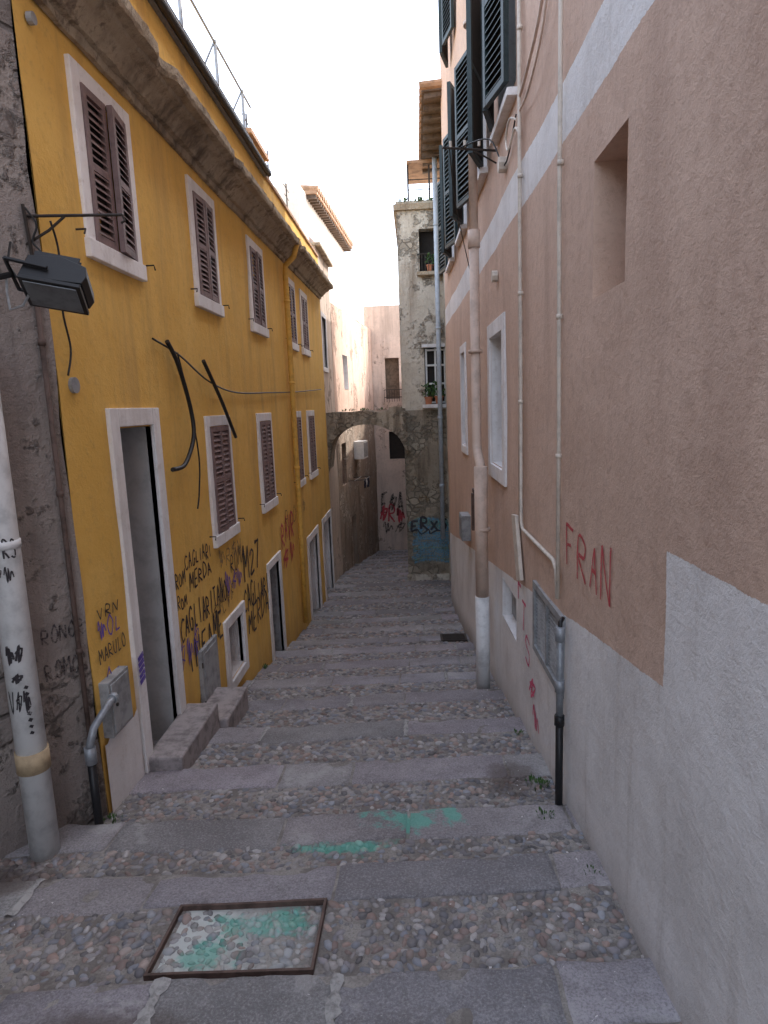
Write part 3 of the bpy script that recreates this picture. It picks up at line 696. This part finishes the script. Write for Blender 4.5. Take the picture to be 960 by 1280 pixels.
mb.obj('window_sills',rb,bevel=.004)
g=MB(); goff[0]=.005
text(g,FR,'FRAN',3.47,.92,.26,-.20,g_red,.020,amp=.018)
for i,ch in enumerate('FTS*~'): text(g,FR,ch,4.92-.13*i,.30-.21*i,.2,-.24,g_pink,.024,amp=.018)
g.obj('graffiti',rb,recalc=False)
mb=MB()
mb.tube([FR(6.5,.13,9),FR(6.5,.13,3.42)],.042,m_pipeR,14); mb.tube([FR(6.5,.13,3.28),FR(6.5,.13,3.44)],.058,m_pipeR,14); mb.tube([FR(6.5,.13,3.28),FR(6.5,.13,1.45),FR(6.45,.135,1.36),FR(6.15,.14,1.22),FR(6.08,.145,1.12)],.047,m_pipeR,14)
mb.tube([FR(6.08,.145,1.22),FR(6.08,.145,-.05)],.063,m_pipeR,16); mb.tube([FR(6.08,.145,-.05),FR(6.08,.145,-1.08)],.068,m_pvc,16)
for z in (5.2,2.3,.6): mb.tube([FR(6.5 if z>1 else 6.08,.13,z),FR(6.5 if z>1 else 6.08,.13,z+.03)],.07,m_pipeR,14)
mb.obj('rainwater_downpipe',None,smooth=True)
mb=MB()
def rc(pts,r,m): mb.tube([FR(*p) for p in pts],r,m,8)
rc([(4.66,.028,9),(4.665,.032,3.2),(4.655,.028,2.2),(4.66,.028,.95),(4.6,.028,.90),(3.66,.028,.90),(3.58,.028,.86),(3.56,.028,.70)],.013,m_cream)
rc([(4.73,.024,9),(4.725,.024,2.9),(4.735,.026,1.9),(4.73,.024,.92)],.010,m_pipeR)
rc([(3.56,.026,9),(3.565,.03,2.8),(3.555,.026,1.7),(3.56,.026,.70)],.012,m_cream)
for z in (1.5,2.24,3.0,3.9): rc([(3.56,.026,z),(3.56,.026,z+.025)],.017,m_cream); rc([(4.66,.028,z+.3),(4.66,.028,z+.325)],.019,m_cream)
mb.obj('wall_conduits',None,smooth=True)
mb=MB(); rc([(3.42,.045,.56),(3.42,.045,.05)],.020,m_grey); rc([(3.42,.045,.50),(3.42,.045,.58)],.027,m_grey); rc([(3.42,.045,.2),(3.42,.045,.27)],.027,m_grey);rc([(3.42,.045,.05),(3.42,.045,-.62)],.022,m_black); rc([(3.42,.045,.0),(3.42,.045,.06)],.029,m_black)
rc([(3.42,.045,.56),(3.44,.04,.60),(3.46,.02,.62)],.012,m_black)
mb.obj('metal_riser_pipe',None,smooth=True)
mb=MB(); a=FR
vs=[a(5.02,.01,.94),a(4.86,.01,.96),a(4.66,.01,.50),a(4.80,.01,.46)]; vs+=[v+V((-.03,0,0)) for v in vs]
mb.add(vs,[(0,1,2,3),(7,6,5,4),(0,4,5,1),(1,5,6,2),(2,6,7,3),(3,7,4,0)],m_cream); mb.obj('cable_cover_board',None,bevel=.004)
mb=MB(); mb.box(FR,8.4,8.75,0,.12,.0,.34,m_greyp); mb.box(FR,8.43,8.72,.12,.128,.03,.31,m_grey); mb.obj('gas_meter_box',None,bevel=.006)
mb=MB(); mb.box(FR,7.6,7.68,0,.07,.3,.75,m_rust); mb.box(FR,7.55,7.73,.0,.05,.75,.8,m_rust); mb.obj('wall_hook_box',None,bevel=.004)
mb=MB(); mb.tube([FR(5.9,0,3.92),FR(5.85,.46,3.95)],.010,m_iron,6); mb.tube([FR(5.9,0,3.82),FR(5.88,.2,3.93)],.007,m_iron,6)
for k in range(3): mb.tube([FR(5.86,.15+.12*k,3.95),FR(5.86,.15+.12*k,4.0)],.012,m_cream,6)
cab([FR(5.86,.40,3.95),FR(6.5,.3,3.7),FR(7.3,.12,3.4),FR(7.6,.03,3.2)],.005); cab([FR(5.86,.3,3.95),FR(5.6,.1,3.9),FR(5.3,.03,3.6),FR(4.8,.03,3.75)],.006)
cab([FR(4.7,.03,3.8),FR(4.4,.03,3.85),FR(4.0,.03,4.0),FR(3.7,.03,4.4),FR(3.62,.03,5.5)],.010,m_pipeR); cab([FR(4.8,.03,3.72),FR(4.95,.05,3.78),FR(5.1,.05,3.7),FR(5.0,.05,3.6),FR(4.85,.03,3.68),FR(4.7,.03,3.6)],.008,m_cream)
cab([FR(4.7,.03,3.72),FR(4.3,.04,3.7),FR(3.9,.04,3.85),FR(3.7,.04,4.2)],.007,m_pipeR)
mb.obj('wire_bracket_arm',None)
mb=MB(); rc([(5.35,0,3.62),(5.35,.07,3.62)],.06,m_cream); rc([(5.9,0,2.9),(5.9,.05,2.9)],.05,m_cream); mb.obj('round_junction_box',None,bevel=.004)

# ------------------------------------------------------------------ house with eave (right, beyond)
eb=empty('house_with_wooden_eave')
FE=lambda u,d,z: V((.70-d,u,z))
wall('facade',FE,12.25,14.5,-2.6,7.1,m_pier,(),eb,st=.3,amp=.02)
body('house_body',FE,12.27,14.48,-6,-.5,-2.6,7.0,m_pier,eb)
body('unseen_sun_blocker',FE,12.6,16.5,-6,-.9,7.0,8.4,m_pier,eb)  # added block out of view, keeps sun off the yellow house's far end
mb=MB()
FEe=lambda u,d,z: V((.70-d,u,z-.10*(u-12.0)+ -.25*max(0,d)))
mb.box(FEe,12.0,14.9,-1.5,.42,7.20,7.27,m_wood)
for i in range(9): mb.box(FEe,12.05+i*.34,12.13+i*.34,-.3,.38,7.10,7.199,m_wood)
for i in range(14): mb.tube([FEe(12.0+i*.21,.46,7.30),FEe(12.0+i*.21,-1.4,7.30)],.07,m_tile,8)
mb.obj('tiled_eave',eb)
mb=MB(); mb.tube([(.56,14.25,7.0),(.56,14.25,-1.2)],.05,m_pipeB,12)
for z in (5.5,3.4,1.5,0): mb.tube([(.56,14.25,z),(.56,14.25,z+.05)],.06,m_pipeB,12)
mb.obj('blue_grey_downpipe',None,smooth=True)

# ------------------------------------------------------------------ tower/pier and arch
tw=empty('old_tower_house'); FT=FY(14.5)
wall('upper_front',FT,-.27,1.4,1.7,5.9,m_pier,[(.20,.70,4.62,5.52,.25,m_pier,m_dark),(.25,.72,1.82,3.05,.15,m_white,m_dark)],tw,st=.12,amp=.03,cap=False)
wall('lower_front',FT,-.25,1.4,-2.7,1.7,m_pierlow,(),tw,st=.1,amp=.035,cap=False)
body('tower_body',FT,-.255,1.4,-3,-.26,-2.7,5.88,m_pier,tw)
mb=MB()
mb.quad([FT(-.27,.0,1.7),FT(-.27,.0,5.9),FT(-.255,-.26,5.9),FT(-.255,-.26,1.7)],m_pier); mb.quad([FT(-.25,.0,-2.7),FT(-.25,.0,1.7),FT(-.255,-.26,1.7),FT(-.255,-.26,-2.7)],m_pierlow)
mb.obj('corner_return',tw,recalc=False)
mb=MB(); mb.box(FT,-.33,1.4,-3.1,.08,5.9,6.02,m_corn); mb.box(FT,-.28,1.4,-3,.04,6.02,6.08,m_pier)
mb.box(FT,-.02,.9,-1.2,.1,6.80,6.86,m_tile)
for u in (0,.45,.85): mb.tube([FT(u,0,6.05),FT(u,0,6.8)],.02,m_iron,6)
for z in (6.3,6.5): mb.tube([FT(.0,.02,z),FT(.9,.02,z)],.01,m_iron,6)
for i in range(30): tuft(mb,(random.uniform(-.2,.6),14.45,6.05),3,.05,.12)
mb.obj('roof_cap_and_canopy',tw)
mb=MB(); F=FT
mb.box(F,.20,.78,.0,.05,3.05,3.12,m_white); mb.box(F,.18,.76,.0,.14,1.74,1.82,m_white)
for a,b,c,d in ((.27,.31,1.84,3.03),(.68,.72,1.84,3.03),(.47,.51,1.84,3.03)): mb.box(F,a,b,-.12,-.07,c,d,m_whitep)
for z in (1.84,2.25,2.65,2.98): mb.box(F,.31,.68,-.115,-.075,z,z+.04,m_whitep)
mb.obj('casement_window',tw,bevel=.003)
mb=MB()
for i in range(9): mb.tube([F(.18+i*.07,.14,4.62),F(.18+i*.07,.14,4.98)],.008,m_iron,5)
mb.tube([F(.16,.14,4.98),F(.76,.14,4.98)],.012,m_iron,6); mb.box(F,.14,.78,-.02,.18,4.55,4.62,m_corn)
for i in range(2): mb.tube([F(.16,.14,4.98-.36*i),F(.16,0,4.98-.36*i)],.01,m_iron,5)
mb.obj('balcony_railing',tw)
def plantpot(c,s=1):
    e=MB(); c=V(c); e.tube([c,c+V((0,0,.11*s)),c+V((0,0,.115*s)),c+V((0,0,.135*s))],[.05*s,.07*s,.08*s,.08*s],m_pot,12)
    for i in range(70):
        a=random.uniform(0,6.28); r=.12*s*random.random()**.5; p=c+V((r*math.cos(a),r*math.sin(a),.13*s+random.uniform(0,.24)*s)); n=V((random.uniform(-1,1),random.uniform(-1,1),random.uniform(-.3,1))).normalized(); t=n.orthogonal().normalized()*.03*s; b=n.cross(t)
        e.add([p-t,p+b*.6,p+t,p-b*.6],[(0,1,2,3)],m_leaf)
    e.obj('potted_plant',None,recalc=False)
plantpot(F(.32,.08,1.82),1.2); plantpot(F(.55,.08,1.82),1.3); plantpot(F(.42,.07,4.63),1.0); plantpot(F(.62,.07,4.63),1.1)
g=MB(); random.seed(11); goff[0]=.006
for i in range(18): ribbon(g,FT,smooth_pl([(-.2+random.uniform(0,.2),-1.80+.055*i),(.2,-1.73+.055*i+random.uniform(-.04,.04)),(.7,-1.79+.055*i)]),.075,random.choice([g_blue,g_blue,g_teal]),.006+.0003*i,.035)
ribbon(g,FT,smooth_pl([(-.2,-.95),(.1,-.80),(.4,-.92),(.7,-.85)]),.16,g_teal,.012,.035)
goff[0]=.013
text(g,FT,'ERXS',-.15,-1.02,.24,.22,g_black,.05,amp=.035); text(g,FT,'~',-.15,-1.12,.12,.9,g_black,.035,amp=.035); text(g,FT,'M~',.05,-.4,.2,.12,g_gray,.02,amp=.035)
g.obj('graffiti',tw,recalc=False)
mb=MB(); mb.box(FT,-.28,.9,-.1,.07,-2.5,-2.08,m_pier); mb.obj('footing',tw,bevel=.02)

ar=MB()
und=[(-1.99,.2),(-1.93,.75),(-1.84,1.08),(-1.66,1.27),(-1.4,1.39),(-1.13,1.43),(-.85,1.40),(-.6,1.30),(-.4,1.16),(-.29,.98),(-.2,.8)]
und=[tuple(p) for p in smooth_pl(und,4)]
tops=[(x,1.72+.06*noise.noise(V((x*3,0,0)))+ (.06 if x>-.6 else 0)) for x,_ in und]; n=len(und)
vs=[]; y0,y1=14.35,15.25
for (x,z),(xt,zt) in zip(und,tops):
    q=.02*noise.noise(V((x*5,z*5,2)))
    vs+= [V((x,y0+q,z)),V((xt,y0-q,zt)),V((xt,y1,zt)),V((x,y1,z))]
fs=[]
for i in range(n-1):
    a=4*i;b=a+4
    fs+=[(a,a+1,b+1,b),(a+1,a+2,b+2,b+1),(a+2,a+3,b+3,b+2),(a+3,a,b,b+3)]
ar.add(vs,fs,m_arch)
random.seed(21)
for i in range(0,n-2,2):
    (x0,z0),(x1,z1)=und[i],und[i+2]; t=V((x1-x0,z1-z0)).normalized(); nn=V((-t.y,t.x))*random.uniform(.09,.15); yy=14.32+random.uniform(-.015,.01)
    vs=[V((x0+t.x*.012,yy,z0+t.y*.012)),V((x1-t.x*.012,yy,z1-t.y*.012)),V((x1+nn.x-t.x*.012,yy,z1+nn.y)),V((x0+nn.x+t.x*.012,yy,z0+nn.y))]; vs+=[v+V((0,.06,0)) for v in vs]
    ar.add(vs,[(0,1,2,3),(7,6,5,4),(0,4,5,1),(1,5,6,2),(2,6,7,3),(3,7,4,0)],m_pierlow if random.random()<.5 else m_arch)
for i in range(34): tuft(ar,(random.choice([random.uniform(-1.6,-1.0),random.uniform(-.8,-.3)]),random.uniform(14.4,14.7),1.73),3,.05,.08)
ar.obj('stone_arch',None,recalc=True)

# ------------------------------------------------------------------ left far buildings
b3=empty('beige_house'); F3=lambda u,d,z: V((-1.97+d,u,z))
wall('facade',F3,13.92,16.0,-3,5.15,m_beige,[(14.3,14.95,2.72,3.8,.2,m_white,m_dgrey)],b3,st=.2,amp=.02)
body('house_body',F3,13.94,15.98,-5,-.5,-3,5.1,m_beige,b3)
surround(F3,14.2,15.05,2.62,3.9,.1,b3,bottom=True,nm='window_surround')
mb=MB(); mb.box(F3,13.9,16.05,-.6,.12,5.15,5.22,m_corn); mb.obj('eave',b3,bevel=.01)
b4=empty('pink_far_house'); F4=frame((-1.97,16.0),(-1.38,22.0),1)
wall('lower_facade',F4,0,6.02,-3.8,1.7,m_brownw,[(.5,1.1,-.2,.9,.1,m_brownw,m_shut),(1.5,2.1,-2.7,-1.2,.15,m_brownw,m_dark)],b4,st=.2,amp=.03,cap=False)
wall('upper_facade',F4,0,6.02,1.7,4.35,m_pink,[(1.2,1.9,2.3,3.2,.15,m_white,m_dgrey)],b4,st=.2,amp=.03)
body('house_body',F4,.02,6.0,-5,-.5,-3.8,4.3,m_pink,b4)
mb=MB(); mb.box(F4,2.2,2.9,0,.28,.35,.85,m_whitep); mb.box(F4,2.25,2.85,.28,.29,.4,.8,m_greyp); mb.obj('air_conditioner',None,bevel=.01)
mb=MB(); mb.tube([F4(1.2,.0,-.15),F4(1.2,.5,-.12)],.012,m_iron,6); mb.tube([F4(2.0,.0,-.15),F4(2.0,.5,-.12)],.012,m_iron,6)
for d in (.2,.45): mb.tube([F4(1.1,d,-.13),F4(2.1,d,-.13)],.006,m_whitep,5)
for u0,w,h,m_ in ((1.15,.22,.22,m_cloth),(1.42,.14,.16,m_clothw),(1.6,.3,.26,m_cloth)):
    vs=[]
    for i in range(7):
        for j in range(5): vs.append(F4(u0+w*i/6,.45+.02*math.sin(i*2+j),-.13-h*j/4))
    mb.add(vs,[(i*5+j,(i+1)*5+j,(i+1)*5+j+1,i*5+j+1) for i in range(6) for j in range(4)],m_)
mb.obj('laundry_line',None,recalc=False)
b5=empty('cream_tall_house'); F5=frame((-2.75,17.0),(-2.35,24.0),1)
wall('facade',F5,0,7,-3.8,7.4,m_pale,[(1,1.8,5.2,6.4,.15,m_white,m_dgrey)],b5,st=.4,amp=.02)
body('house_body',F5,.02,6.98,-5,-.5,-3.8,7.35,m_pale,b5)
mb=MB(); mb.box(F5,.9,7.1,-.6,.30,7.4,7.5,m_tile)
for i in range(26): mb.tube([F5(.95+i*.24,.34,7.53),F5(.95+i*.24,-.6,7.62)],.08,m_tile,8)
for i in range(26): mb.box(F5,.95+i*.24,1.02+i*.24,0,.26,7.30,7.399,m_wood)
mb.obj('tiled_eave',b5)
b6=empty('pale_end_house'); F6=FY(22.0)
wall('facade',F6,-1.6,4,-3.8,5.1,m_bg,[(-.95,-.48,2.05,3.4,.2,m_bg,m_wood),(-.9,-.35,.0,.95,.2,m_bg,m_dark)],b6,st=.25,amp=.04)
body('house_body',F6,-1.58,3.98,-5,-.5,-3.8,5.05,m_bg,b6)
g=MB(); goff[0]=.01; random.seed(5)
text(g,F6,'E*A',-1.25,-1.9,.7,.28,g_faint,.07,amp=.04); text(g,F6,'*R~',-1.3,-2.2,.55,.3,g_red,.06,amp=.04); text(g,F6,'~*',-1.2,-2.6,.4,.4,g_faint,.05,amp=.04)
g.obj('graffiti',b6,recalc=False)
mb=MB(); mb.tube([F6(-1.0,.12,2.1),F6(-.4,.12,2.1)],.012,m_iron,5); mb.tube([F6(-1.0,.12,2.35),F6(-.4,.12,2.35)],.012,m_iron,5)
for i in range(8): mb.tube([F6(-1.0+i*.085,.12,1.95),F6(-1.0+i*.085,.12,2.35)],.008,m_iron,5)
mb.obj('balcony_rail',b6)
b7=empty('unseen_shading_house'); F7=lambda u,d,z: V((-.30+(-d),u,z))  # unseen house behind the tower, height set to shade the lower far wall
wall('facade',F7,17.4,22,-3.8,2.6,m_brownw,(),b7,st=.3,amp=.03)
body('house_body',F7,17.42,21.98,-4,-.5,-3.8,2.6,m_brownw,b7)

mb=MB(); random.seed(4)
for x,y,n,r,h in ((.70,3.72,60,.07,.045),(.66,3.3,30,.05,.035),(-1.86,3.35,40,.06,.04),(-1.9,5.75,14,.03,.05),(.78,2.75,14,.04,.03),(-1.88,7.2,16,.03,.06),(.60,7.6,20,.04,.06),(.72,4.6,16,.04,.04),(-2.2,2.7,26,.08,.04)):
    tuft(mb,(x,y,T(y-SK*(x+.1))-.01),n,r,h)
mb.obj('weeds',None,recalc=False)
mb=MB()
for i in range(260):
    y=random.uniform(1.5,6); x=random.choice([random.uniform(.5,.74),random.uniform(-1.9,-1.65),random.uniform(-1.9,.7)]); s=random.uniform(.003,.008); p=V((x,y,T(y-SK*(x+.1))+und_(x,y)+s*.3))
    vs=[p+V((random.uniform(-s,s),random.uniform(-s,s),random.uniform(-s,s)*.6)) for _ in range(4)]; mb.add(vs,[(0,1,2),(0,2,3),(0,1,3),(1,2,3)],m_white)
mb.obj('plaster_crumbs',None,recalc=False)
mb=MB(); mb.quad([V((-300,-300,-4.0)),V((300,-300,-4.0)),V((300,300,-4.0)),V((-300,300,-4.0))],m_terr); mb.obj('ground',None,recalc=False)

# ------------------------------------------------------------------ light: bright hazy sky
el,az=math.radians(47),math.radians(55)
w=bpy.data.worlds.new('World'); sc.world=w; w.use_nodes=True; nt=w.node_tree; bgn=nt.nodes['Background']
sk=nt.nodes.new('ShaderNodeTexSky'); sk.sky_type='NISHITA'; sk.sun_disc=False; sk.sun_elevation=el; sk.sun_rotation=az; sk.dust_density=2; sk.air_density=1.0; sk.ozone_density=1
hs=nt.nodes.new('ShaderNodeHueSaturation'); hs.inputs['Saturation'].default_value=.52
nt.links.new(sk.outputs[0],hs.inputs['Color']); nt.links.new(hs.outputs[0],bgn.inputs[0]); bgn.inputs[1].default_value=.78
sl=bpy.data.lights.new('sun','SUN'); sl.energy=4.5; sl.angle=math.radians(.5); sl.color=(1,.95,.88); so=bpy.data.objects.new('sun',sl); sc.collection.objects.link(so)
S=V((math.sin(az)*math.cos(el),math.cos(az)*math.cos(el),math.sin(el))); so.rotation_euler=S.to_track_quat('Z','Y').to_euler()
cd=bpy.data.cameras.new("Camera"); cam=bpy.data.objects.new("Camera",cd); sc.collection.objects.link(cam)
cd.sensor_fit='VERTICAL'; cd.sensor_height=36; cd.lens=22.5; cd.clip_start=.05; cd.clip_end=1000
M=Matrix.Rotation(.053,4,'Z')@Matrix.Rotation(math.radians(90-9.4),4,'X')@Matrix.Rotation(-.038,4,'Z')
M.translation=(0,0,1.82); cam.matrix_world=M; sc.camera=cam
sc.view_settings.view_transform='Standard'; sc.view_settings.look='None'; sc.view_settings.exposure=0
